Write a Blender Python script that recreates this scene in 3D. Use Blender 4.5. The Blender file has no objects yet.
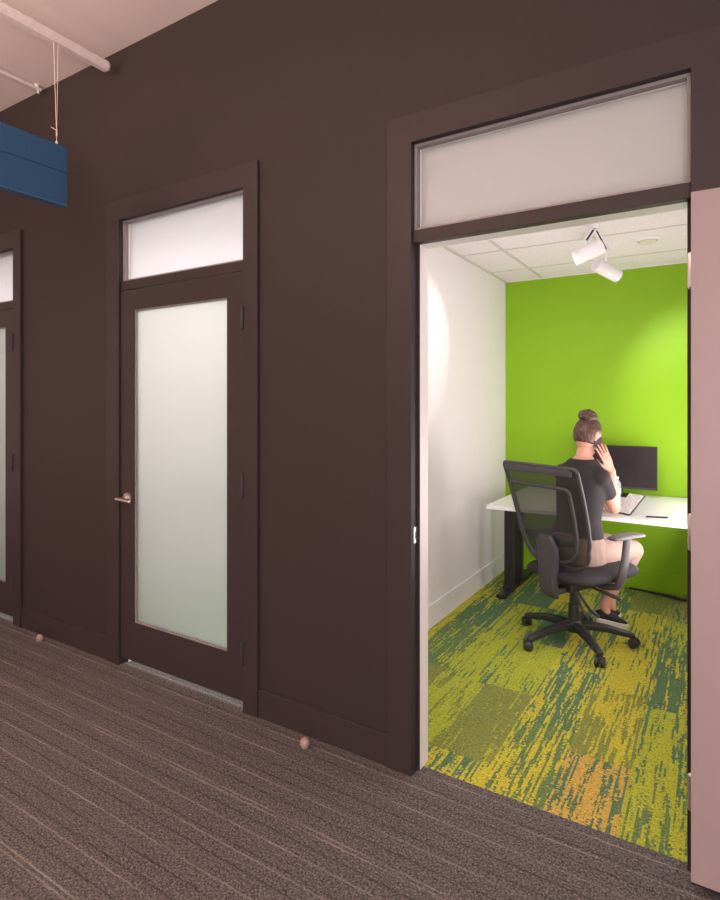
import bpy, bmesh, math, random
from mathutils import Vector, Matrix
random.seed(7)
V = Vector
scene = bpy.context.scene
COL = scene.collection
RAD = math.radians

# ------------------------------------------------------------------ helpers
def lin(r, g, b):
    f = lambda c: (c/255)/12.92 if c/255 <= .04045 else ((c/255+.055)/1.055)**2.4
    return (f(r), f(g), f(b), 1)

class B:
    """bmesh collector"""
    def __init__(s): s.bm = bmesh.new()
    def _m(s, n0, mi):
        s.bm.faces.ensure_lookup_table()
        for f in s.bm.faces[n0:]: f.material_index = mi
    def box(s, x0, x1, y0, y1, z0, z1, mi=0, bev=0, M=None):
        t = bmesh.new(); bmesh.ops.create_cube(t, size=1)
        bmesh.ops.scale(t, vec=(x1-x0, y1-y0, z1-z0), verts=t.verts)
        bmesh.ops.translate(t, vec=((x0+x1)/2, (y0+y1)/2, (z0+z1)/2), verts=t.verts)
        if bev: bmesh.ops.bevel(t, geom=list(t.edges), offset=bev, segments=2, profile=.6, affect='EDGES')
        if M is not None: t.transform(M)
        s.add(t, mi); return s
    def add(s, t, mi=0):
        me = bpy.data.meshes.new('tmp'); 
        for f in t.faces: f.material_index = mi
        t.to_mesh(me); t.free(); s.bm.from_mesh(me); bpy.data.meshes.remove(me)
    def loft(s, rings, mi=0, cap=True, closed=False):
        bm = s.bm; n0 = len(bm.faces); rows = [[bm.verts.new(p) for p in r] for r in rings]
        n = len(rows[0]); R = len(rows)
        for i in range(R if closed else R-1):
            a, b = rows[i], rows[(i+1) % R]
            for j in range(n): bm.faces.new((a[j], a[(j+1) % n], b[(j+1) % n], b[j]))
        if cap and not closed:
            bm.faces.new(list(reversed(rows[0]))); bm.faces.new(rows[-1])
        s._m(n0, mi); return s
    def tube(s, pts, rad, seg=12, mi=0, closed=False, up=None, flat=1.0, ends=False):
        pts = [V(p) for p in pts]; n = len(pts)
        if not hasattr(rad, '__len__'): rad = [rad]*n
        rad = list(rad)
        if ends and not closed:      # rounded ends
            P, Rr = [], []
            d0 = (pts[0]-pts[1]).normalized(); d1 = (pts[-1]-pts[-2]).normalized()
            for k in (1, .8, .45): P.append(pts[0]+d0*rad[0]*k*.98); Rr.append(rad[0]*math.sqrt(max(.02, 1-k*k)))
            P += pts; Rr += rad
            for k in (.45, .8, 1): P.append(pts[-1]+d1*rad[-1]*k*.98); Rr.append(rad[-1]*math.sqrt(max(.02, 1-k*k)))
            pts, rad, n = P, Rr, len(P)
        rings = []; u = V(up) if up else None
        for i in range(n):
            if closed: t = pts[(i+1) % n]-pts[i-1]
            else: t = pts[min(i+1, n-1)]-pts[max(i-1, 0)]
            t.normalize()
            if u is None:
                u = V((0, 0, 1)) if abs(t.z) < .9 else V((0, 1, 0))
            uu = (u-t*u.dot(t)).normalized(); w = t.cross(uu)
            if not up: u = uu
            rings.append([pts[i]+uu*(rad[i]*flat*math.cos(a))+w*(rad[i]*math.sin(a)) for a in [2*math.pi*k/seg for k in range(seg)]])
        return s.loft(rings, mi, closed=closed)
    def cyl(s, p0, p1, r0, r1=None, seg=24, mi=0):
        return s.tube([p0, p1], [r0, r0 if r1 is None else r1], seg, mi)
    def lathe(s, prof, c=(0, 0, 0), seg=32, mi=0, M=None):
        rings = []
        for r, z in prof:
            ring = [V((max(r, .0004)*math.cos(a), max(r, .0004)*math.sin(a), z)) for a in [2*math.pi*k/seg for k in range(seg)]]
            if M is not None: ring = [M @ p for p in ring]
            rings.append([p+V(c) for p in ring])
        return s.loft(rings, mi)
    def ell(s, c, r, M=None, seg=20, mi=0, fn=None):
        t = bmesh.new(); bmesh.ops.create_uvsphere(t, u_segments=seg, v_segments=max(8, seg*3//4), radius=1)
        for v in t.verts:
            p = v.co.copy()
            if fn: p = fn(p)
            v.co = V((p.x*r[0], p.y*r[1], p.z*r[2]))
        if M is not None: t.transform(M)
        bmesh.ops.translate(t, vec=c, verts=t.verts); s.add(t, mi); return s
    def build(s, name, mats, parent=None, smooth=False, loc=None, bevel=0, subsurf=0, angle=40):
        bmesh.ops.recalc_face_normals(s.bm, faces=s.bm.faces)
        me = bpy.data.meshes.new(name)
        if loc is not None: bmesh.ops.translate(s.bm, vec=-V(loc), verts=s.bm.verts)
        s.bm.to_mesh(me); s.bm.free()
        for m in (mats if isinstance(mats, (list, tuple)) else [mats]): me.materials.append(m)
        if smooth:
            me.polygons.foreach_set('use_smooth', [True]*len(me.polygons))
            if angle < 180: me.set_sharp_from_angle(angle=RAD(angle))
        o = bpy.data.objects.new(name, me); COL.objects.link(o)
        if loc is not None: o.location = loc
        if parent: o.parent = parent
        if bevel:
            m = o.modifiers.new('bevel', 'BEVEL'); m.width = bevel; m.segments = 2; m.limit_method = 'ANGLE'
        if subsurf:
            m = o.modifiers.new('sub', 'SUBSURF'); m.levels = m.render_levels = subsurf
        return o

def empty(name, loc=(0, 0, 0), rz=0):
    o = bpy.data.objects.new(name, None); COL.objects.link(o); o.location = loc; o.rotation_euler = (0, 0, rz)
    o.empty_display_size = .1; return o
def tag(o, label, cat, group=None):
    o['label'] = label; o['category'] = cat
    if group: o['group'] = group
    return o
def struct(o): o['kind'] = 'structure'; return o
def part(o, label): o['label'] = label; return o

def remesh(o, vox=.006, smooth=6, parent=None):
    m = o.modifiers.new('r', 'REMESH'); m.mode = 'VOXEL'; m.voxel_size = vox; m.use_smooth_shade = True
    if smooth:
        k = o.modifiers.new('s', 'SMOOTH'); k.factor = .5; k.iterations = smooth
    dg = bpy.context.evaluated_depsgraph_get(); dg.update()
    ev = o.evaluated_get(dg); me = bpy.data.meshes.new_from_object(ev)
    old = o.data; mats = list(old.materials); o.modifiers.clear(); o.data = me
    me.materials.clear()
    for x in mats: me.materials.append(x)
    me.polygons.foreach_set('use_smooth', [True]*len(me.polygons))
    bpy.data.meshes.remove(old); return o

# ------------------------------------------------------------------ materials
class N:
    def __init__(s, name):
        s.m = bpy.data.materials.new(name); s.m.use_nodes = True; s.t = s.m.node_tree; s.t.nodes.clear()
        s.out = s.n('ShaderNodeOutputMaterial')
    def n(s, typ, ins=None, **kw):
        x = s.t.nodes.new(typ)
        for k, v in kw.items(): setattr(x, k, v)
        for k, v in (ins or {}).items():
            if hasattr(v, 'is_output') or isinstance(v, bpy.types.NodeSocket): s.t.links.new(v, x.inputs[k])
            else: x.inputs[k].default_value = v
        return x
    def math(s, op, a, b=None, c=None):
        ins = {0: a}
        if b is not None: ins[1] = b
        if c is not None: ins[2] = c
        return s.n('ShaderNodeMath', ins, operation=op).outputs[0]
    def mix(s, fac, a, b, bt='MIX'):
        x = s.n('ShaderNodeMix', data_type='RGBA', blend_type=bt)
        for k, v in ((0, fac), (6, a), (7, b)):
            if isinstance(v, bpy.types.NodeSocket): s.t.links.new(v, x.inputs[k])
            else: x.inputs[k].default_value = v
        return x.outputs[2]
    def ramp(s, fac, stops, interp='LINEAR'):
        x = s.n('ShaderNodeValToRGB', {0: fac}); r = x.color_ramp; r.interpolation = interp
        while len(r.elements) < len(stops): r.elements.new(.5)
        for e, (p, c) in zip(r.elements, stops): e.position = p; e.color = c
        return x.outputs[0]
    def pos(s):
        g = s.n('ShaderNodeNewGeometry'); sp = s.n('ShaderNodeSeparateXYZ', {0: g.outputs['Position']})
        return g.outputs['Position'], sp.outputs[0], sp.outputs[1], sp.outputs[2]
    def bsdf(s, **kw):
        b = s.n('ShaderNodeBsdfPrincipled')
        for k, v in kw.items():
            k = k.replace('_', ' ')
            if isinstance(v, bpy.types.NodeSocket): s.t.links.new(v, b.inputs[k])
            else: b.inputs[k].default_value = v
        s.t.links.new(b.outputs[0], s.out.inputs[0]); return b
    def bump(s, b, h, strength=.2, dist=.002):
        x = s.n('ShaderNodeBump', {'Height': h, 'Strength': strength, 'Distance': dist}); s.t.links.new(x.outputs[0], b.inputs['Normal'])

def mat(name, col, rough=.5, metal=0, var=.06, nscale=30, bump=0, bscale=200, spec=.5):
    n = N(name); P = n.n('ShaderNodeTexCoord').outputs['Object']
    c = col if len(col) == 4 else (*col, 1)
    nz = n.n('ShaderNodeTexNoise', {'Vector': P, 'Scale': nscale, 'Detail': 3}).outputs[0]
    lo = tuple(x*(1-var) for x in c[:3])+(1,); hi = tuple(min(1, x*(1+var)) for x in c[:3])+(1,)
    cc = n.ramp(nz, [(.3, lo), (.7, hi)])
    b = n.bsdf(Base_Color=cc, Roughness=rough, Metallic=metal)
    b.inputs['Specular IOR Level'].default_value = spec
    if bump:
        h = n.n('ShaderNodeTexNoise', {'Vector': P, 'Scale': bscale, 'Detail': 2}).outputs[0]; n.bump(b, h, bump)
    return n.m

M = {}
M['dark'] = mat('dark_wall_paint', (.037, .0285, .0275), .55, bump=.05, bscale=350, var=.03, spec=.22)
M['dark_trim'] = mat('dark_trim_paint', (.039, .030, .0298), .48, var=.02, spec=.25)
M['white'] = mat('white_wall_paint', (.82, .775, .785), .6, bump=.03, bscale=300, var=.01)
M['white_trim'] = mat('white_trim_paint', (.82, .80, .79), .38, var=.01)
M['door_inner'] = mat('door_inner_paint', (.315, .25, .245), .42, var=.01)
M['green'] = mat('lime_green_paint', (.245, .475, .009), .5, var=.02, nscale=4, spec=.3)
M['corr_ceiling'] = mat('corridor_ceiling_paint', (.78, .72, .69), .7, var=.02, nscale=2)
M['black'] = mat('black_plastic', (.022, .021, .022), .45, bump=.05, bscale=500)
M['black_metal'] = mat('black_powder_coat', (.016, .015, .016), .38)
M['grey_plastic'] = mat('charcoal_plastic', (.055, .05, .052), .42)
M['armgrey'] = mat('grey_arm_pad', (.14, .13, .132), .5)
M['seat'] = mat('black_seat_fabric', (.022, .02, .022), .85, bump=.3, bscale=700, var=.2, nscale=300)
M['nickel'] = mat('satin_nickel', (.76, .71, .67), .3, metal=1)
M['copper'] = mat('coppery_rubber_knob', (.36, .27, .235), .42)
M['desk'] = mat('white_laminate', (.84, .83, .82), .3, var=.01)
M['screen'] = mat('dark_screen', (.03, .024, .026), .22)
M['blue'] = mat('blue_felt', (.031, .092, .19), .85, var=.1, nscale=120, bump=.15, bscale=500, spec=.2)
M['blue_edge'] = mat('lighter_blue_edge', (.06, .14, .25), .6)
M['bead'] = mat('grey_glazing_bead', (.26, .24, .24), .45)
M['strut'] = mat('painted_strut', (.74, .69, .67), .5)
M['wire'] = mat('pale_wire', (.75, .66, .6), .4)
M['lamp_white'] = mat('white_lamp_metal', (.84, .83, .82), .35, var=.01)
M['grille'] = mat('cream_plastic', (.72, .68, .58), .5)
M['slot'] = mat('dark_slot', (.03, .027, .025), .6)
M['skin'] = mat('skin', (.66, .34, .24), .5, var=.05, nscale=25)
M['tee'] = mat('black_cotton', (.026, .022, .022), .85, bump=.2, bscale=500, var=.15, nscale=60)
M['pants'] = mat('beige_cotton', (.40, .28, .225), .85, bump=.2, bscale=400, var=.08, nscale=30)
M['shoe'] = mat('black_canvas', (.014, .013, .015), .8, bump=.2, bscale=600)
M['sole'] = mat('white_rubber', (.72, .66, .62), .55)
M['lip'] = mat('lip', (.5, .16, .14), .45)
M['eye'] = mat('eye_white', (.8, .78, .75), .2)
M['phone'] = mat('phone_case', (.07, .03, .05), .3)
M['cable'] = mat('black_cable', (.012, .012, .012), .45)
M['cover'] = mat('notebook_cover', (.016, .014, .016), .5)

def m_hair():
    n = N('brown_hair'); P = n.n('ShaderNodeTexCoord').outputs['Object']
    mp = n.n('ShaderNodeMapping', {'Vector': P, 'Scale': (160, 160, 22)})
    z = n.n('ShaderNodeTexNoise', {'Vector': mp.outputs[0], 'Scale': 1.0, 'Detail': 3}).outputs[0]
    c = n.ramp(z, [(.3, (.028, .013, .009, 1)), (.55, (.095, .045, .03, 1)), (.75, (.24, .13, .085, 1))])
    b = n.bsdf(Base_Color=c, Roughness=.42); n.bump(b, z, .5, .004); return n.m
M['hair'] = m_hair()

def m_frost(name='frosted_glass', tf=.58, tcol=(.70, .675, .655, 1), rr=.45, rcol=(.72, .77, .75, 1)):
    n = N(name)
    r = n.n('ShaderNodeBsdfRefraction', {'Color': rcol, 'Roughness': rr, 'IOR': 1.12})
    t = n.n('ShaderNodeBsdfTranslucent', {'Color': tcol})
    m = n.n('ShaderNodeMixShader', {0: tf, 1: r.outputs[0], 2: t.outputs[0]})
    g = n.n('ShaderNodeBsdfGlossy', {'Color': (1, 1, 1, 1), 'Roughness': .12})
    fr = n.n('ShaderNodeFresnel', {'IOR': 1.35})
    m2 = n.n('ShaderNodeMixShader', {0: fr.outputs[0], 1: m.outputs[0], 2: g.outputs[0]})
    n.t.links.new(m2.outputs[0], n.out.inputs[0]); return n.m
M['frost'] = m_frost()
M['transom'] = m_frost('frosted_transom_glass', .88, (.88, .87, .885, 1), .5)

def m_clear(name, col=(.95, .97, .98, 1), mixv=.72):
    n = N(name)
    a = n.n('ShaderNodeBsdfTransparent', {'Color': col}); g = n.n('ShaderNodeBsdfPrincipled', {'Base Color': (.8, .84, .86, 1), 'Roughness': .08})
    m = n.n('ShaderNodeMixShader', {0: 1-mixv, 1: a.outputs[0], 2: g.outputs[0]})
    n.t.links.new(m.outputs[0], n.out.inputs[0]); return n.m
M['pet'] = m_clear('clear_plastic', mixv=.6)

def m_mesh():
    n = N('chair_mesh_fabric'); P = n.n('ShaderNodeTexCoord').outputs['Object']
    a = n.n('ShaderNodeBsdfTransparent', {'Color': (.72, .71, .70, 1)})
    z = n.n('ShaderNodeTexNoise', {'Vector': P, 'Scale': 900, 'Detail': 1}).outputs[0]
    d = n.n('ShaderNodeBsdfPrincipled', {'Base Color': (.045, .04, .041, 1), 'Roughness': .75})
    f = n.math('MULTIPLY_ADD', z, .3, .58)
    m = n.n('ShaderNodeMixShader', {0: f, 1: a.outputs[0], 2: d.outputs[0]})
    n.t.links.new(m.outputs[0], n.out.inputs[0]); return n.m
M['mesh'] = m_mesh()

def m_emit(name, col, st):
    n = N(name); e = n.n('ShaderNodeEmission', {'Color': col, 'Strength': st}); n.t.links.new(e.outputs[0], n.out.inputs[0]); return n.m
M['led'] = m_emit('led_lens', (1, .97, .93, 1), 6)

def m_tile():
    n = N('ceiling_tile'); P, x, y, z = n.pos()
    a = n.n('ShaderNodeTexNoise', {'Vector': P, 'Scale': 140, 'Detail': 3}).outputs[0]
    c = n.ramp(a, [(.36, (.73, .67, .68, 1)), (.5, (.86, .80, .81, 1))])
    b = n.bsdf(Base_Color=c, Roughness=.8); n.bump(b, a, .12); return n.m
M['tile'] = m_tile()
M['grid'] = mat('ceiling_grid_metal', (.62, .58, .54), .45)

def m_corridor():
    n = N('corridor_carpet'); P, x, y, z = n.pos()
    g1 = n.n('ShaderNodeTexNoise', {'Vector': P, 'Scale': 135, 'Detail': 3, 'Roughness': .8}).outputs[0]
    g2 = n.n('ShaderNodeTexVoronoi', {'Vector': P, 'Scale': 170}, feature='F1')
    base = n.ramp(g1, [(.38, (.019, .018, .018, 1)), (.5, (.082, .077, .077, 1)), (.62, (.26, .246, .24, 1))])
    base = n.mix(.35, base, n.ramp(n.n('ShaderNodeSeparateColor', {0: g2.outputs['Color']}).outputs[0], [(0, (.05, .045, .045, 1)), (1, (.20, .192, .19, 1))]))
    # stripes across Y
    wob = n.n('ShaderNodeTexNoise', {'Vector': P, 'Scale': 30, 'Detail': 1}).outputs[0]
    yy = n.math('ADD', y, n.math('MULTIPLY', n.math('SUBTRACT', wob, .5), .006))
    f = n.math('FRACT', n.math('DIVIDE', yy, .60))
    G = (.5, .5, .5, 1); D = (.0, 0, 0, 1); Lt = (1, 1, 1, 1)
    st = []
    lines = [(.06, 'd'), (.16, 'l'), (.27, 'd'), (.355, 'l'), (.385, 'd'), (.50, 'l'), (.585, 'd'), (.67, 'l'), (.70, 'l'), (.80, 'd'), (.90, 'l'), (.955, 'd')]
    for p, k in lines:
        st += [(p-.008, G), (p, D if k == 'd' else Lt), (p+.008, G)]
    r1 = n.ramp(f, [(0, G)]+st[:18]); r2 = n.ramp(f, [(0, G)]+st[18:])
    dash = n.n('ShaderNodeTexNoise', {'Vector': n.n('ShaderNodeMapping', {'Vector': P, 'Scale': (5, 22, 1)}).outputs[0], 'Scale': 1, 'Detail': 2}).outputs[0]
    dk = n.n('ShaderNodeTexNoise', {'Vector': n.n('ShaderNodeMapping', {'Vector': P, 'Scale': (160, 160, 1)}).outputs[0], 'Scale': 1}).outputs[0]
    dm = n.math('MULTIPLY', n.ramp(dash, [(.35, (.25, .25, .25, 1)), (.62, (1, 1, 1, 1))]), n.ramp(dk, [(.35, (.5, .5, .5, 1)), (.6, (1, 1, 1, 1))]))
    line = n.math('ADD', n.math('SUBTRACT', r1, .5), n.math('SUBTRACT', r2, .5))
    darkm = n.math('MULTIPLY', n.math('MAXIMUM', n.math('MULTIPLY', line, -2), 0), n.math('MULTIPLY_ADD', dm, .5, .32))
    lightm = n.math('MULTIPLY', n.math('MAXIMUM', n.math('MULTIPLY', line, 2), 0), n.math('MULTIPLY', dm, .46))
    c = n.mix(darkm, base, (.02, .018, .018, 1)); c = n.mix(lightm, c, (.55, .50, .46, 1))
    b = n.bsdf(Base_Color=c, Roughness=.95); b.inputs['Specular IOR Level'].default_value = .1
    n.bump(b, g1, .5, .004); return n.m
M['carpet'] = m_corridor()

def m_plank():
    n = N('green_plank_carpet'); P, x, y, z = n.pos()
    u = n.math('DIVIDE', n.math('ADD', x, 10.045), .25); col = n.math('FLOOR', u); fu = n.math('FRACT', u)
    rc = n.n('ShaderNodeTexWhiteNoise', {'W': col}, noise_dimensions='1D').outputs[0]
    v = n.math('ADD', n.math('DIVIDE', y, .66), n.math('MULTIPLY', rc, 1.0)); row = n.math('FLOOR', v)
    cell = n.n('ShaderNodeCombineXYZ', {0: col, 1: row, 2: 3.7})
    wn = n.n('ShaderNodeTexWhiteNoise', {'Vector': cell.outputs[0]}, noise_dimensions='3D')
    rgb = n.n('ShaderNodeSeparateColor', {0: wn.outputs['Color']}); r1, r2, r3 = rgb.outputs[0], rgb.outputs[1], rgb.outputs[2]
    off = n.n('ShaderNodeVectorMath', {0: wn.outputs['Color'], 1: (7, 13, 5)}, operation='MULTIPLY').outputs[0]
    def streak(sx, sy, det):
        mp = n.n('ShaderNodeMapping', {'Vector': P, 'Scale': (sx, sy, 1)})
        vv = n.n('ShaderNodeVectorMath', {0: mp.outputs[0], 1: off}, operation='ADD').outputs[0]
        return n.n('ShaderNodeTexNoise', {'Vector': vv, 'Scale': 1, 'Detail': det, 'Roughness': .55}).outputs[0]
    s2 = streak(7, 1.3, 1); s3 = streak(42, 2.2, 1)
    th = n.math('FLOOR', n.math('DIVIDE', x, .0083)); lp = n.math('FLOOR', n.math('DIVIDE', y, .007))
    tv = n.n('ShaderNodeCombineXYZ', {0: n.math('MULTIPLY', th, 5.31), 1: n.math('MULTIPLY', y, 5.5), 2: 1.3})
    s1 = n.n('ShaderNodeTexNoise', {'Vector': tv.outputs[0], 'Scale': 1, 'Detail': 2, 'Roughness': .6}).outputs[0]
    loop = n.n('ShaderNodeTexWhiteNoise', {'Vector': n.n('ShaderNodeCombineXYZ', {0: th, 1: lp, 2: .5}).outputs[0]}, noise_dimensions='3D').outputs[0]
    sp = n.n('ShaderNodeTexNoise', {'Vector': P, 'Scale': 150, 'Detail': 2, 'Roughness': .7}).outputs[0]
    C = lambda a, k: n.math('MULTIPLY', n.math('SUBTRACT', a, .5), k)
    val = n.math('ADD', .478, C(s1, 1.0))
    for a, k in ((s2, .42), (s3, .55), (r1, .34), (loop, .12)): val = n.math('ADD', val, C(a, k))
    per = n.math('MULTIPLY', n.math('SINE', n.math('MULTIPLY', x, 6.2832/.0249)), .035)
    val = n.math('ADD', val, per)
    mask = n.ramp(val, [(.48, (0, 0, 0, 1)), (.52, (1, 1, 1, 1))])
    base = n.ramp(r2, [(0, (.10, .19, .085, 1)), (.45, (.13, .21, .075, 1)), (.75, (.215, .25, .06, 1))], 'CONSTANT')
    hi = n.ramp(r3, [(0, (.47, .45, .045, 1)), (.46, (.36, .41, .042, 1)), (.80, (.50, .36, .08, 1)), (.91, (.31, .31, .07, 1))], 'CONSTANT')
    c = n.mix(mask, base, hi)
    c = n.mix(.85, c, n.ramp(sp, [(.34, (.42, .46, .6, 1)), (.48, (1, 1, 1, 1)), (.68, (1.25, 1.22, 1.3, 1))]), 'MULTIPLY')
    c = n.mix(.6, c, n.ramp(loop, [(0, (.5, .55, .7, 1)), (.25, (.95, .95, .95, 1)), (1, (1.2, 1.18, 1.2, 1))]), 'MULTIPLY')
    b = n.bsdf(Base_Color=c, Roughness=.95); b.inputs['Specular IOR Level'].default_value = .1
    n.bump(b, sp, .4, .003); return n.m
M['plank'] = m_plank()

def m_page():
    n = N('written_page'); tc = n.n('ShaderNodeTexCoord').outputs['Object']; sp = n.n('ShaderNodeSeparateXYZ', {0: tc})
    ln = n.math('FRACT', n.math('MULTIPLY', sp.outputs[1], 95)); inl = n.math('MULTIPLY', n.math('GREATER_THAN', ln, .35), n.math('LESS_THAN', ln, .75))
    nz = n.n('ShaderNodeTexNoise', {'Vector': n.n('ShaderNodeMapping', {'Vector': tc, 'Scale': (420, 200, 1)}).outputs[0], 'Scale': 1}).outputs[0]
    wd = n.n('ShaderNodeTexNoise', {'Vector': n.n('ShaderNodeMapping', {'Vector': tc, 'Scale': (30, 40, 1)}).outputs[0], 'Scale': 1}).outputs[0]
    k = n.math('MULTIPLY', n.math('MULTIPLY', inl, n.math('GREATER_THAN', nz, .48)), n.math('GREATER_THAN', wd, .5))
    c = n.mix(k, (.86, .84, .84, 1), (.42, .40, .46, 1)); n.bsdf(Base_Color=c, Roughness=.7); return n.m
M['page'] = m_page()

# ------------------------------------------------------------------ camera
AZ = RAD(31.8)
cam_d = bpy.data.cameras.new('camera'); cam = bpy.data.objects.new('camera', cam_d); COL.objects.link(cam)
cam.location = (0, 0, 1.49); cam.rotation_euler = (RAD(90), 0, AZ)
cam_d.sensor_fit = 'VERTICAL'; cam_d.sensor_height = 36; cam_d.lens = 576/900*36
cam_d.shift_y = -47/900; cam_d.clip_start = .05
scene.camera = cam

# ------------------------------------------------------------------ setting
WF, WB = 2.075, 2.19          # front wall faces
CAS = 2.058                   # casing front
ZC = 3.505; ZO = 2.575; YB = 5.10
DOORS = [(-4.97, -4.02), (-2.89, -1.94), (-1.036, -0.069)]
DT = 2.53                     # opening top
XL0 = -1.675
struct(B().box(-9, 3.2, -4, 2.145, -.1, 0).build('floor', M['carpet']))
struct(B().box(XL0, .4, 2.145, 5.25, -.1, 0).build('floor.001', M['plank'])); struct(B().box(-5.6, XL0, 2.145, 5.25, -.1, 0).build('floor.002', mat('green_carpet', (.17, .40, .22), .95, var=.25, nscale=150, bump=.4, bscale=250, spec=.1)))
struct(B().box(-9, 3.2, -4, WF+.12, ZC, ZC+.12).build('ceiling', M['corr_ceiling']))

def front_wall():
    b = B(); J = .02
    xs = [-9.0]+[v for a, c in DOORS for v in (a-J, c+J)]+[3.2]
    for i in range(len(xs)-1):
        z0 = 0 if i % 2 == 0 else DT+J
        x0, x1 = xs[i], xs[i+1]
        b.box(x0, x1, WF, 2.132, z0, ZC, 0); b.box(x0, x1, 2.132, WB, z0, ZC, 1)
    return struct(b.build('wall_front', [M['dark'], M['white']]))
front_wall()
# office partitions
XL, XR = -1.62, .13
struct(B().box(XL-.11, XL, WB, YB, 0, ZO+.1).build('wall_left', M['white']))
struct(B().box(XR, XR+.11, WB, YB, 0, ZO+.1).build('wall_right', M['white']))
struct(B().box(XL-.11, XR+.11, YB, YB+.1, 0, ZO+.1).build('wall_back', M['green']))
struct(B().box(-3.58, -3.47, WB, YB, 0, ZO+.1).build('wall_left.001', M['white']))
struct(B().box(-5.5, -5.39, WB, YB, 0, ZO+.1).build('wall_left.002', M['white']))
struct(B().box(-5.5, XL-.11, YB, YB+.1, 0, ZO+.1).build('wall_back.001', M['white']))
def office_ceiling():
    b = B()
    b.box(-5.5, XR+.11, WB, YB+.1, ZO, ZO+.1, 0)
    gx = [-1.29+1.22*k for k in range(-3, 2)]; gy = [4.01+.61*k+(.03 if k > 0 else 0) for k in range(-2, 2)]
    for x in gx: b.box(x-.012, x+.012, WB, YB, ZO-.004, ZO, 1)
    for y in gy: b.box(-5.39, XR, y-.008, y+.008, ZO-.0035, ZO, 1)
    for x0, x1 in ((XL, XL+.022), (XR-.022, XR)): b.box(x0, x1, WB, YB, ZO-.005, ZO, 1)
    b.box(XL, XR, YB-.02, YB, ZO-.005, ZO, 0)
    return struct(b.build('ceiling.001', [M['tile'], M['grid']]))
office_ceiling()
def bb(name, x0, x1, y0, y1, h, m):
    return struct(B().box(x0, x1, y0, y1, 0, h).build(name, m, bevel=.003))
bb('baseboard_left', XL, XL+.012, WB, YB-.012, .152, M['white_trim'])
bb('baseboard_right', XR-.012, XR, WB, YB-.012, .152, M['white_trim'])
bb('baseboard_back', XL, XR, YB-.012, YB, .152, M['green'])
CW = .112; CWR = .092
prev = -9.0
for i, (a, c) in enumerate(DOORS+[(3.2+CW, 0)]):
    bb('baseboard_front' if not i else f'baseboard_front.{i:03d}', prev, a-CW, WF-.011, WF, .133, M['dark_trim'])
    prev = c+(CWR if i < 3 else 0)

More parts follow.
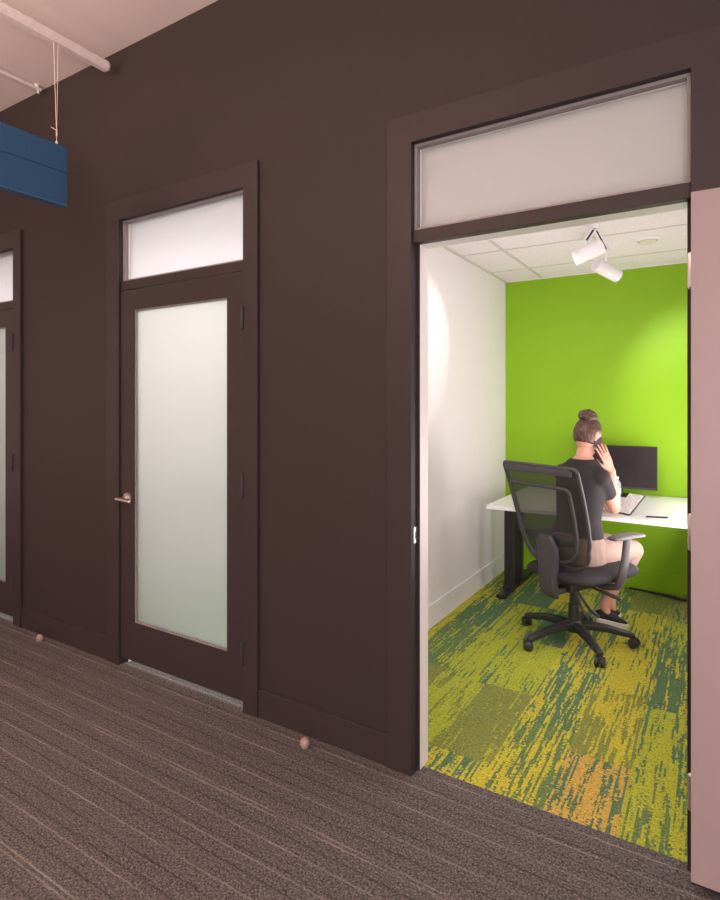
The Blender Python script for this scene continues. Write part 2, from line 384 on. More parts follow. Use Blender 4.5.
def door_unit(n, a, c, open_leaf=False):
    root = struct(empty(f'door_{n}', ((a+c)/2, WF, 0)))
    ox, oy = (a+c)/2, WF
    def put(b, name, mats, parent=root, **k):
        bmesh.ops.translate(b.bm, vec=(-ox, -oy, 0), verts=b.bm.verts); return b.build(name, mats, parent, **k)
    T = DT; zb0, zb1 = 2.132, 2.182
    # casing: two uprights + head
    b = B(); r = .0
    U = ((a-CW, 0), (a-r, 0), (a-r, T+r), (c+r, T+r), (c+r, 0), (c+CWR, 0), (c+CWR, T+CW), (a-CW, T+CW))
    b.loft([[V((x, y, z)) for x, z in U] for y in (CAS, WF)])
    put(b, 'casing', M['dark_trim'], bevel=.002)
    # jamb lining dark (front) and white stop (rear)
    b = B(); J = .02
    b.box(a-J, a, WF, 2.111, 0, T+J); b.box(c, c+J, WF, 2.111, 0, T+J); b.box(a, c, WF, 2.111, T, T+J)
    b.box(a-J, a+.012, 2.111, 2.1145, 0, T+J); b.box(c-.012, c+J, 2.111, 2.1145, 0, T+J); b.box(a+.012, c-.012, 2.111, 2.1145, T-.012, T+J)
    b.box(a, c, WF, 2.1145, zb0, zb1)                                   # transom bar
    put(b, 'jamb', M['dark_trim'], bevel=.0012)
    b = B()
    b.box(a-J, a+.012, 2.1145, WB, 0, T+J); b.box(c-.012, c+J, 2.1145, WB, 0, T+J); b.box(a+.012, c-.012, 2.1145, WB, T-.012, T+J)
    b.box(a+.012, c-.012, 2.1145, WB, zb0, zb1)
    put(b, 'inner_stop', M['white_trim'], bevel=.0012)
    # transom: slim bead + frosted pane
    b = B()
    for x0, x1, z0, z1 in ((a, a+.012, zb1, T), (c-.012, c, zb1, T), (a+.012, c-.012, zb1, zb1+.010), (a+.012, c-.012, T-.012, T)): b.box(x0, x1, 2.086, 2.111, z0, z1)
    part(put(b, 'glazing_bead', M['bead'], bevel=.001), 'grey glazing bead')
    b = B(); y0, y1 = 2.128, 2.134
    b.box(a+.012, c-.012, y0, y1, zb1, T-.012)
    part(put(b, 'transom_pane', M['transom']), 'frosted transom pane over the door')
    # leaf
    h0, h1 = .046, 2.126
    def leaf(M4, face_mats):
        l0, l1 = a+.004, c-.004; st = .116; yb0, yb1 = 2.070, 2.110
        g0, g1, gz0, gz1 = l0+st, l1-st+.004, .262, 2.012
        b = B()
        for x0, x1, z0, z1 in ((l0, g0, h0, h1), (g1, l1, h0, h1), (g0, g1, h0, gz0), (g0, g1, gz1, h1)):
            b.box(x0, x1, yb0, yb1-.006, z0, z1, 0); b.box(x0, x1, yb1-.006, yb1, z0, z1, 1)
        if M4: b.bm.transform(M4)
        lf = put(b, 'door_leaf', face_mats)
        b = B(); b.box(g0-.006, g1+.006, 2.087, 2.093, gz0-.006, gz1+.006)
        bd = B(); e = .006
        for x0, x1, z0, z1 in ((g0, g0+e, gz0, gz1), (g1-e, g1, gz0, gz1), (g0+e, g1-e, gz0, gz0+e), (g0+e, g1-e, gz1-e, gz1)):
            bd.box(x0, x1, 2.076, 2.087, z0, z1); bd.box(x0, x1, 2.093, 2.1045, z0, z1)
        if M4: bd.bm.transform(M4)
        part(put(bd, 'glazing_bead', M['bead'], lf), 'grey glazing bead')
        if M4: b.bm.transform(M4)
        part(put(b, 'glass_pane', M['frost'], lf), 'frosted glass pane')
        # handle: rose, neck, lever, both faces
        b = B(); hx, hz = l0+.062, .955
        for yf, s in ((yb0, -1), (yb1, 1)):
            b.cyl((hx, yf, hz), (hx, yf+s*.010, hz), .031, .029)
            b.cyl((hx, yf+s*.010, hz), (hx, yf+s*.060, hz), .010)
            b.tube([(hx-.012, yf+s*.062, hz), (hx+.03, yf+s*.063, hz), (hx+.100, yf+s*.066, hz-.004)], [.011, .0105, .0098], 16, ends=True)
        b.box(l0-.002, l0+.001, 2.078, 2.102, hz-.04, hz+.04)
        if M4: b.bm.transform(M4)
        part(put(b, 'door_handle', M['nickel'], lf, smooth=True), 'satin nickel lever handle')
        return lf
    if not open_leaf:
        lf = leaf(None, [M['dark_trim'], M['white_trim']])
        hm = M['slot']
    else:
        # swung right round on its hinges, flat against the corridor wall
        pv = V((c+.002, 2.053, 0)); M4 = Matrix.Translation(pv) @ Matrix.Rotation(RAD(180), 4, 'Z') @ Matrix.Translation(-V((c-.004, 2.060, 0)))
        lf = leaf(M4, [M['dark_trim'], M['door_inner']])
        hm = M['nickel']
        b = B(); b.box(a-.001, a+.0015, 2.080, 2.108,   .925, .990, 0, .0006); b.box(a+.001, a+.002, 2.090, 2.100, .943, .972, 1)
        part(put(b, 'strike_plate', [M['nickel'], M['slot']]), 'silver strike plate')
    for z in (.285, 1.09, 1.90):
        b = B(); hx = c-.002 if not open_leaf else c-.0005; hy = 2.056 if not open_leaf else 2.056
        b.tube([(hx, hy, z-.05), (hx, hy, z+.05)], .0085, 12, ends=True)
        for k in (-.03, 0, .03): b.cyl((hx, hy, z+k-.0008), (hx, hy, z+k+.0008), .0092, seg=12)
        put(b, 'hinge', hm, smooth=True)
    return root
door_unit(1, *DOORS[0]); door_unit(2, *DOORS[1]); door_unit(3, *DOORS[2], open_leaf=True)

# ------------------------------------------------------------------ corridor things
def door_stop(x, y, label):
    b = B(); b.lathe([(.0, 0), (.013, 0), (.016, .004), (.0195, .012), (.021, .021), (.0195, .030), (.015, .037), (.008, .041), (0, .042)], seg=24)
    o = b.build('door_stop', M['copper'], smooth=True); o.location = (x, y, 0); return tag(o, label, 'door stop', 'floor door stops along the dark wall')
door_stop(-1.515, 1.992, 'small coppery floor door stop between the middle door and the open office')
door_stop(-3.60, 2.005, 'small coppery floor door stop between the far left door and the middle door')

def baffle():
    x0, x1, y0, y1, z0, z1 = -2.945, -2.895, -1.6, 1.757, 2.520, 2.828
    r = tag(empty('acoustic_baffle', ((x0+x1)/2, (y0+y1)/2, z0)), 'long blue felt panel hung on thin wires under the ceiling', 'acoustic panel')
    L = V(r.location)
    def put(b, n, m, **k): bmesh.ops.translate(b.bm, vec=-L, verts=b.bm.verts); return b.build(n, m, r, **k)
    zg = 2.690
    b = B(); b.box(x0, x1, y0, y1, z0+.006, zg-.003, 0, .002); b.box(x0+.004, x1-.004, y0, y1-.002, zg-.004, zg+.004); b.box(x0, x1, y0, y1, zg+.003, z1, 0, .002)
    put(b, 'panel', M['blue'])
    b = B(); b.box(x0+.002, x1+.001, y0, y1-.001, z0, z0+.006); part(put(b, 'bottom_edge', M['blue_edge']), 'lighter blue strip along the lower edge')
    for yy in (1.715, -.9):
        b = B(); xm = (x0+x1)/2
        b.cyl((xm, yy, z1), (xm, yy, z1+.022), .006, seg=12)
        b.tube([(xm+.001, yy, z1+.02), (xm+.004, yy-.02, 3.39)], .0016, 6); b.tube([(xm-.001, yy, z1+.02), (xm-.006, yy+.012, 3.39)], .0016, 6)
        b.tube([(xm, yy, z1+.05), (xm, yy, z1+.085)], .004, 8); b.tube([(xm, yy, z1+.08), (xm-.004, yy-.028, z1+.088)], .0022, 6)
        put(b, 'suspension_wire', M['wire'])
baffle()
def strut():
    b = B(); x, z = -2.925, 3.385; w, h = .028, .027
    rings = []
    for y, k in ((-2.5, 1), (2.005, 1), (2.018, .72)):
        pr = []
        for sx, sz in ((-1, -.55), (-.6, -1), (.6, -1), (1, -.55), (1, .55), (.6, 1), (-.6, 1), (-1, .55)): pr.append(V((x+sx*w*k, y, z+sz*h*k)))
        rings.append(pr)
    b.loft(rings)
    for y in (.9, -.8): b.cyl((x, y, z+h*.9), (x, y, ZC), .006, seg=10)
    o = b.build('ceiling_pipe', M['strut'], loc=(x, 0, ZC)); tag(o, 'thick pale pipe running below the corridor ceiling towards the dark wall', 'pipe')
    b = B(); x = -3.66; z = ZC-.022
    b.cyl((x, -2.5, z), (x, 2.045, z), .012, seg=12); b.cyl((x, 2.02, z), (x, 2.02, ZC), .016, seg=12); b.cyl((x, 2.03, z-.03), (x, 2.03, z), .006, seg=10)
    b.box(x-.02, x+.02, -1, -.97, z, ZC); b.box(x-.02, x+.02, .6, .63, z, ZC)
    o = b.build('ceiling_conduit', M['strut'], smooth=True, loc=(x, 0, ZC)); tag(o, 'thin conduit tight against the corridor ceiling, left of the thick pipe', 'pipe')
strut()

# ------------------------------------------------------------------ office things
def track():
    ap = V((-.640, 3.760, ZO))
    r = tag(empty('ceiling_spotlight', ap), 'white twin-headed ceiling spotlight aimed at the office walls', 'spotlight')
    L = V(r.location)
    def put(b, n, m, p=r, **k): bmesh.ops.translate(b.bm, vec=-L, verts=b.bm.verts); return b.build(n, m, p, **k)
    b = B(); b.lathe([(0, 0), (.030, 0), (.030, -.010), (.026, -.014), (0, -.014)], ap, 32); put(b, 'ceiling_plate', M['lamp_white'], smooth=True)
    top = ap+V((0, 0, -.012)); e1 = V((-.682, 3.700, 2.470)); e2 = V((-.588, 3.868, 2.442))
    side = V((.527, -.85, 0))          # flat bars lie in one upright plane
    heads = []
    for end, back, front, rad in ((e1, V((-.577, 3.667, 2.422)), V((-.727, 3.621, 2.355)), .043), (e2, V((-.656, 3.889, 2.369)), V((-.548, 4.038, 2.311)), .042)):
        c = back.lerp(front, .42); b = B(); ax = (end-top).normalized(); wv = ax.cross(side).normalized(); sd = wv.cross(ax)
        def bar(w0, w1, t0, t1, mi, a0, a1):
            rings = [[p+wv*w+sd*t for w, t in ((w0, t0), (w1, t0), (w1, t1), (w0, t1))] for p in (top.lerp(end, a0), top.lerp(end, a1))]
            b.loft(rings, mi)
        bar(-.017, -.006, -.010, .010, 0, -.02, 1); bar(.006, .017, -.010, .010, 0, -.02, 1); bar(-.007, .007, -.008, .004, 1, .02, .97); bar(-.017, .017, -.010, .010, 0, .94, 1.06)
        b.tube([end, end.lerp(c, .5)+V((0, 0, -.004)), c], .0085, 10)
        put(b, 'lamp_arm', [M['lamp_white'], M['slot']])
        d = (front-back).normalized(); q = d.to_track_quat('Z', 'Y').to_matrix().to_4x4(); Ln = (front-back).length
        b = B(); b.lathe([(.0, 0), (rad*.9, 0), (rad, .005), (rad, Ln), (rad*.93, Ln), (rad*.88, Ln-.03), (rad*.5, Ln-.045), (0, Ln-.045)], back, 32, 0, q)
        for k in range(3):
            a = 2*math.pi*k/3+.6; p = back+q @ V((rad*math.cos(a), rad*math.sin(a), Ln-.022)); b.ell(p, (.0045, .0045, .0045), None, 8, 1)
        hd = put(b, 'lamp_head', [M['lamp_white'], M['nickel']], smooth=True)
        b = B(); b.lathe([(0, Ln-.040), (rad*.55, Ln-.040), (rad*.55, Ln-.036), (0, Ln-.036)], back, 24, 0, q); put(b, 'lens', M['led'], hd)
        heads.append((front, d))
    return heads
HEADS = track()

def detector():
    b = B(); b.lathe([(.0, 0), (.082, 0), (.082, -.004), (.075, -.010), (.060, -.014), (.057, -.010), (.054, -.010), (.053, -.026), (.048, -.033), (0, -.035)], seg=40)
    b2 = B(); b2.lathe([(.0, 0), (.055, 0), (.055, -.020), (.047, -.027), (0, -.028)], seg=36)
    r = tag(empty('ceiling_diffuser', (-.392, 4.24, ZO)), 'round cream ceiling fitting beside the white spotlights', 'ceiling fitting')
    b = B(); b.lathe([(.060, 0), (.088, 0), (.088, -.005), (.078, -.013), (.062, -.016), (.058, -.006)], seg=40); b.build('trim_ring', M['lamp_white'], r, smooth=True)
    b = B(); b.lathe([(0, -.001), (.062, -.001), (.058, -.005), (0, -.005)], seg=36); b.build('recess', M['slot'], r)
    b2.build('disc', M['grille'], r, smooth=True)
    for o in list(r.children): pass
detector()

def desk():
    ZD = .76; x0, x1, y0, y1 = -1.405, .06, 3.975, 5.08
    r = tag(empty('standing_desk', ((x0+x1)/2, (y0+y1)/2, 0)), 'white-topped desk on black steel legs against the green wall', 'desk')
    L = V(r.location)
    def put(b, n, m, **k): bmesh.ops.translate(b.bm, vec=-L, verts=b.bm.verts); return b.build(n, m, r, **k)
    b = B(); b.box(x0, x1, y0, y1, ZD-.026, ZD); put(b, 'desktop', M['desk'], bevel=.002)
    for xc in (-1.385, .0):
        for yc in (4.48, 4.72):
            b = B(); b.box(xc-.04, xc+.03, yc-.028, yc+.028, .055, .72); b.box(xc-.044, xc+.034, yc-.04, yc+.04, .036, .058); put(b, 'leg', M['black_metal'], bevel=.003)
        b = B(); b.box(xc-.04, xc+.03, 4.26, 5.06, .012, .038)
        for yc in (4.30, 5.02): b.cyl((xc-.005, yc, 0), (xc-.005, yc, .014), .018, seg=16)
        put(b, 'foot', M['black_metal'], bevel=.003)
        b = B(); b.box(xc-.04, xc+.03, 4.2, 4.95, .70, .734); put(b, 'top_bracket', M['black_metal'])
    b = B(); b.box(-1.38, .0, 4.59, 4.65, .695, .733); put(b, 'crossbar', M['black_metal'])
desk()
ZD = .76
def monitor():
    xc, y, z0, z1, w = -.655, 4.93, .818, 1.155, .535
    r = tag(empty('computer_monitor', (xc, y, ZD)), 'black flat-screen monitor standing on the white desk', 'monitor'); L = V(r.location)
    def put(b, n, m, p=r, **k): bmesh.ops.translate(b.bm, vec=-L, verts=b.bm.verts); return b.build(n, m, p, **k)
    b = B(); b.box(xc-w/2, xc+w/2, y, y+.022, z0, z1, 0, .003); b.box(xc-.16, xc+.16, y+.02, y+.042, z0+.06, z1-.08, 0, .01); put(b, 'housing', M['black'])
    b = B(); b.box(xc-w/2+.007, xc+w/2-.007, y-.0012, y+.001, z0+.018, z1-.007); put(b, 'screen', M['screen'])
    b = B(); b.box(xc-w/2+.001, xc+w/2-.001, y-.002, y+.001, z0+.001, z0+.0165); part(put(b, 'lower_bezel', M['grey_plastic']), 'grey lower bezel')
    b = B(); b.box(xc-.02, xc+.02, y+.03, y+.06, ZD+.008, z0+.15, 0, .004); b.box(xc-.11, xc+.11, y-.06, y+.11, ZD, ZD+.010, 0, .003); put(b, 'stand', M['black'])
monitor()

def bottle():
    x, y = -.633, 4.63
    r = tag(empty('water_bottle', (x, y, ZD)), 'clear plastic water bottle on the desk behind the notebook', 'bottle')
    prof = [(0, 0), (.027, 0), (.030, .004)]
    for k in range(5): prof += [(.030, .012+k*.018), (.0275, .020+k*.018)]
    prof += [(.030, .105), (.030, .125), (.026, .145), (.015, .160), (.012, .166), (.012, .176), (0, .176)]
    b = B(); b.lathe(prof, seg=28); b.build('bottle_body', M['pet'], r, smooth=True)
    b = B(); b.lathe([(0, 0), (.026, 0), (.0275, .006), (.0275, .095), (0, .095)], (0, 0, .002), seg=24); 
    b.build('water', m_clear('water', (.93, .96, .97, 1), .85), r, smooth=True)
    b = B(); b.lathe([(0, .168), (.0145, .168), (.0145, .182), (.013, .184), (0, .184)], seg=24); part(b.build('cap', M['lamp_white'], r, smooth=True), 'white screw cap')
    b = B(); b.lathe([(.0305, .060), (.0308, .062), (.0308, .098), (.0305, .1)], seg=28); b.build('label', mat('bottle_label', (.66, .74, .80), .4), r, smooth=True)
bottle()

def pen():
    p0, p1 = V((-.388, 4.085, ZD+.0055)), V((-.262, 4.125, ZD+.0055))
    r = tag(empty('pen', (p0+p1)/2 - V((0, 0, .0055))), 'black pen lying on the white desk right of the notebook', 'pen'); L = V(r.location)
    d = p1-p0
    b = B(); b.tube([p0-L, p0+d*.05-L, p0+d*.97-L], [.0015, .0052, .0055], 12); b.build('barrel', M['cover'], r, smooth=True)
    b = B(); b.tube([p0+d*.62-L+V((0, 0, .006)), p0+d*.98-L+V((0, 0, .007))], .0015, 6); b.build('clip', M['nickel'], r)
pen()

def notebook():
    # small notebook tipped up towards the reader, near edge on the desk
    A = V((-.578, 4.147, ZD+.010)); Bp = V((-.481, 4.079, ZD+.010))
    ex = (Bp-A).normalized(); nrm_h = V((-ex.y, ex.x, 0))
    t = RAD(40); ey = (nrm_h*math.cos(t)+V((0, 0, 1))*math.sin(t)+ex*.10).normalized(); ez = ex.cross(ey).normalized(); ey = ez.cross(ex)
    w, h = .118, .175
    mid = (A+Bp)/2
    R = Matrix((ex, ey, ez)).transposed().to_4x4(); R.translation = mid
    r = tag(empty('notebook', mid), 'small black-covered notebook with a handwritten white page, tipped up on the desk', 'notebook')
    r.matrix_world = R
    b = B(); b.box(-w/2, w/2, 0, h, -.003, .0, 0, .001); b.box(-w/2-.001, w/2+.002, -.002, h+.002, -.010, -.007, 0, .001); b.box(w/2-.001, w/2+.002, 0, h, -.008, -.001); b.build('cover', M['cover'], r)
    b = B(); b.box(-w/2+.002, w/2-.003, .002, h-.002, -.001, .0022); part(b.build('page', M['page'], r), 'white page with handwriting')
    return R
NB = notebook()

def cable():
    pts = [(-.60, 5.06, .008), (-.50, 5.05, .008), (-.40, 5.02, .010), (-.30, 5.00, .012), (-.22, 4.97, .012), (-.12, 4.99, .008), (.02, 5.04, .008)]
    P = [V(p) for p in pts]; out = []
    for i in range(len(P)-1):
        p0, p1, p2, p3 = P[max(i-1, 0)], P[i], P[i+1], P[min(i+2, len(P)-1)]
        for k in range(8):
            t = k/8; out.append(.5*((2*p1)+(-p0+p2)*t+(2*p0-5*p1+4*p2-p3)*t*t+(-p0+3*p1-3*p2+p3)*t**3))
    b = B(); b.tube(out, .0075, 10)
    o2 = [p+V((0, -.022+.012*math.sin(i*.35), 0)) for i, p in enumerate(out[14:])]
    b.tube(o2, .0055, 8)
    o = b.build('power_cable', M['cable'], smooth=True, loc=(-.3, 5.02, 0)); tag(o, 'black power cable lying on the carpet along the green wall', 'cable')
cable()

# ------------------------------------------------------------------ chair
TH = 28; CX0, CY0 = -.76, 3.76
rt = V((math.cos(RAD(TH)), -math.sin(RAD(TH)), 0)); fw = V((math.sin(RAD(TH)), math.cos(RAD(TH)), 0))
def Lw(x, y, z): return V((CX0, CY0, 0))+rt*x+fw*y+V((0, 0, z))

def chair():
    r = tag(empty('office_chair', (CX0, CY0, 0), -RAD(TH)), 'black mesh-back swivel office chair that the seated woman uses', 'chair')
    # star base
    b = B(); angs = [RAD(a+TH) for a in (90, 18, 162, 234, 306)]
    b.lathe([(0, .07), (.045, .07), (.052, .085), (.05, .125), (.036, .14), (0, .14)], seg=24)
    for a in angs:
        d = V((math.cos(a), math.sin(a), 0)); w = V((-d.y, d.x, 0)); rings = []
        for s, z, hw, hh in ((.03, .108, .032, .024), (.10, .112, .030, .023), (.20, .102, .026, .020), (.29, .082, .023, .017), (.335, .074, .021, .015), (.35, .072, .012, .008)):
            c = d*s+V((0, 0, z)); rings.append([c+w*(hw*x)+V((0, 0, hh*y)) for x, y in ((-1, -.5), (-.8, -1), (.8, -1), (1, -.5), (.85, .6), (.45, 1), (-.45, 1), (-.85, .6))])
        b.loft(rings)
    b.build('star_base', M['black'], r, smooth=True)
    for a in angs:
        d = V((math.cos(a), math.sin(a), 0)); c = d*.335; t = V((-d.y, d.x, 0)); t = (t*.8+d*.6).normalized(); cc = c+t.cross(V((0, 0, 1)))*.012
        b = B()
        for s in (-1, 1):
            b.tube([cc+t*(s*.007)+V((0, 0, .03)), cc+t*(s*.011)+V((0, 0, .03)), cc+t*(s*.025)+V((0, 0, .03)), cc+t*(s*.028)+V((0, 0, .03))], [.028, .030, .029, .022], 20)
        b.cyl(cc+t*-.01+V((0, 0, .03)), cc+t*.01+V((0, 0, .03)), .012, seg=12)
        b.cyl(c+V((0, 0, .04)), c+V((0, 0, .078)), .012, seg=12); b.tube([c+V((0, 0, .060)), cc+V((0, 0, .062))], .016, 10)
        b.build('caster', M['black'], r, smooth=True)
    b = B(); b.lathe([(0, .12), (.034, .12), (.032, .24), (.026, .245), (.026, .30), (.018, .302), (.018, .37), (0, .37)], seg=24); b.build('gas_column', M['black'], r, smooth=True)
    b = B(); b.box(-.085, .085, -.13, .12, .345, .40, 0, .012); b.box(-.16, .16, .0, .05, .385, .41, 0, .006); b.box(-.04, .04, -.2, -.1, .335, .375, 0, .008)
    b.build('tilt_mechanism', M['black'], r, smooth=True)
    for (p, c) in (((.10, .02, .372), [(.16, .03, .36), (.24, .05, .345), (.275, .06, .340)]), ((.06, -.08, .355), [(.10, -.085, .315), (.13, -.07, .235), (.145, -.05, .20)]), ((.05, -.04, .35), [(.085, -.04, .315), (.13, -.015, .245), (.16, .02, .205)])):
        b = B(); b.tube([p]+c, [.008, .009, .013, .012], 10, up=(0, 1, 0), flat=.6, ends=True); b.build('control_lever', M['grey_plastic'], r, smooth=True)
    # seat cushion : rounded slab with waterfall front
    b = B(); rings = []
    for y, hw, zt, zb in ((-.215, .15, .465, .435), (-.20, .20, .48, .42), (-.12, .235, .488, .408), (.05, .250, .490, .405), (.18, .254, .502, .41), (.26, .252, .506, .412), (.305, .235, .496, .424), (.324, .18, .474, .444)):
        rings.append([V((hw*math.copysign(abs(math.cos(a))**.55, math.cos(a)), y, (zt+zb)/2+(zt-zb)/2*math.copysign(abs(math.sin(a))**.6, math.sin(a)))) for a in [2*math.pi*k/28 for k in range(28)]])
    b.loft(rings); b.build('seat', M['seat'], r, smooth=True, angle=180)
    # backrest
    ZB, ZT = .505, 1.118
    def yb(z, x=0, off=0):
        t = (z-ZB)/(ZT-ZB); return -.150-.185*t-.022*math.sin(math.pi*min(1, max(0, t)))*-.6+.35*x*x*(.9)+off-.01
    def hw(z):
        t = (z-ZB)/(ZT-ZB); return .246+.034*t+.008*math.sin(math.pi*max(0, min(1, t)))
    def outline(inset=0, zt=ZT, zb=ZB, n=14, rb=.13, rtp=.025, wmul=1.0):
        pts = []
        def W(z): return hw(z)*wmul-inset
        # start bottom left corner arc -> up left -> top -> right -> bottom
        for k in range(n+1):
            a = math.pi*.5*k/n; pts.append((-(W(zb)-rb+rb*math.sin(a)), zb+rb-rb*math.cos(a)))
        for k in range(1, 10): z = zb+rb+(zt-rtp-zb-rb)*k/10; pts.append((-W(z), z))
        for k in range(6):
            a = math.pi*.5*k/5; pts.append((-(W(zt)-rtp+rtp*math.cos(a)), zt-rtp+rtp*math.sin(a)))
        return pts+[(-x, z) for x, z in reversed(pts)]
    o = outline()
    b = B(); b.tube([(x, yb(z, x), z) for x, z in o], .012, 10, closed=True)
    b.box(-hw(ZT)+.03, hw(ZT)-.03, yb(ZT)-.0, yb(ZT)+.030, ZT-.045, ZT-.004, 0, .008)
    part(b.build('back_frame', M['grey_plastic'], r, smooth=True), 'charcoal outer frame of the backrest')
    # mesh panel: horizontal rows
    b = B(); bm = b.bm; rows = []
    half = o[:len(o)//2]; zs = sorted(set(round(z, 4) for x, z in half)); 
    zz = [ZB+.004+(ZT-.012-ZB)*k/30 for k in range(31)]
    def wid(z):
        for (xa, za), (xb, zb_) in zip(half, half[1:]):
            if za <= z <= zb_ and zb_ > za: return -(xa+(xb-xa)*(z-za)/(zb_-za))
        return hw(z)-.02
    for z in zz:
        w = wid(z); rows.append([bm.verts.new((w*k/10, yb(z, w*k/10), z)) for k in range(-10, 11)])
    for a_, c_ in zip(rows, rows[1:]):
        for i in range(20): bm.faces.new((a_[i], a_[i+1], c_[i+1], c_[i]))
    part(b.build('back_mesh', M['mesh'], r, smooth=True, angle=180), 'see-through black mesh')
    # inner cradle behind the mesh
    b = B(); oi = outline(inset=.055, zt=1.0, zb=.545, rb=.12, rtp=.03)
    b.tube([(x, yb(z, x, -.032), z) for x, z in oi], .0105, 10, closed=True)
    b.build('back_cradle', M['grey_plastic'], r, smooth=True)
    # lumbar blade
    b = B(); rings = []
    for k in range(-8, 9):
        x = .205*k/8; hz = .036*(1-.55*abs(k/8)**2); zc = .665+.015*abs(k/8)
        rings.append([V((x, yb(zc, x, -.018)+.010*cy, zc+hz*cz)) for cy, cz in ((1, -.7), (.4, -1), (-.4, -1), (-1, -.7), (-1, .7), (-.4, 1), (.4, 1), (1, .7))])
    b.loft(rings); b.build('lumbar_support', M['black'], r, smooth=True)
    # spine
    b = B(); rings = []
    for z, y, w_, t in ((.70, yb(.70, 0, -.045), .045, .014), (.64, yb(.64, 0, -.052), .078, .020), (.56, yb(.56, 0, -.056), .074, .023), (.46, -.232, .066, .026), (.37, -.226, .062, .026), (.33, -.215, .056, .024), (.315, -.20, .05, .018)):
        rings.append([V((w_*x, y+t*yy, z)) for x, yy in ((-1, -.3), (-.75, -1), (.75, -1), (1, -.3), (1, .5), (.8, 1), (-.8, 1), (-1, .5))])
    b.loft(rings); b.box(-.05, .05, -.22, -.08, .335, .372, 0, .01)
    b.build('back_spine', M['grey_plastic'], r, smooth=True)
    # arms
    for s in (-1, 1):
        b = B(); ax = .30*s; dz = 0 if s > 0 else -.085
        b.tube([(.10*s, .03, .395), (.20*s, .04, .39), (.265*s, .055, .405), (.287*s, .065, .46), (.295*s, .085, .56+dz*.5), (ax, .10, .695+dz)], [.016, .018, .021, .022, .021, .019], 12, up=(0, 1, 0), flat=1.45)
        arm = b.build('armrest', M['grey_plastic'], r, smooth=True)
        b = B(); rings = []
        for y, w_, zt, zb_ in ((-.035, .022, .706, .698), (-.028, .034, .714, .692), (.03, .042, .720, .690), (.11, .046, .722, .692), (.19, .043, .716, .690), (.235, .034, .708, .688), (.248, .02, .700, .690)):
            rings.append([V((ax-.008*s+w_*math.copysign(abs(math.cos(a))**.7, math.cos(a)), y, dz+(zt+zb_)/2+(zt-zb_)/2*math.copysign(abs(math.sin(a))**.8, math.sin(a)))) for a in [2*math.pi*k/20 for k in range(20)]])
        b.loft(rings); part(b.build('arm_pad', M['armgrey'], arm, smooth=True, angle=180), 'grey arm pad')
chair()

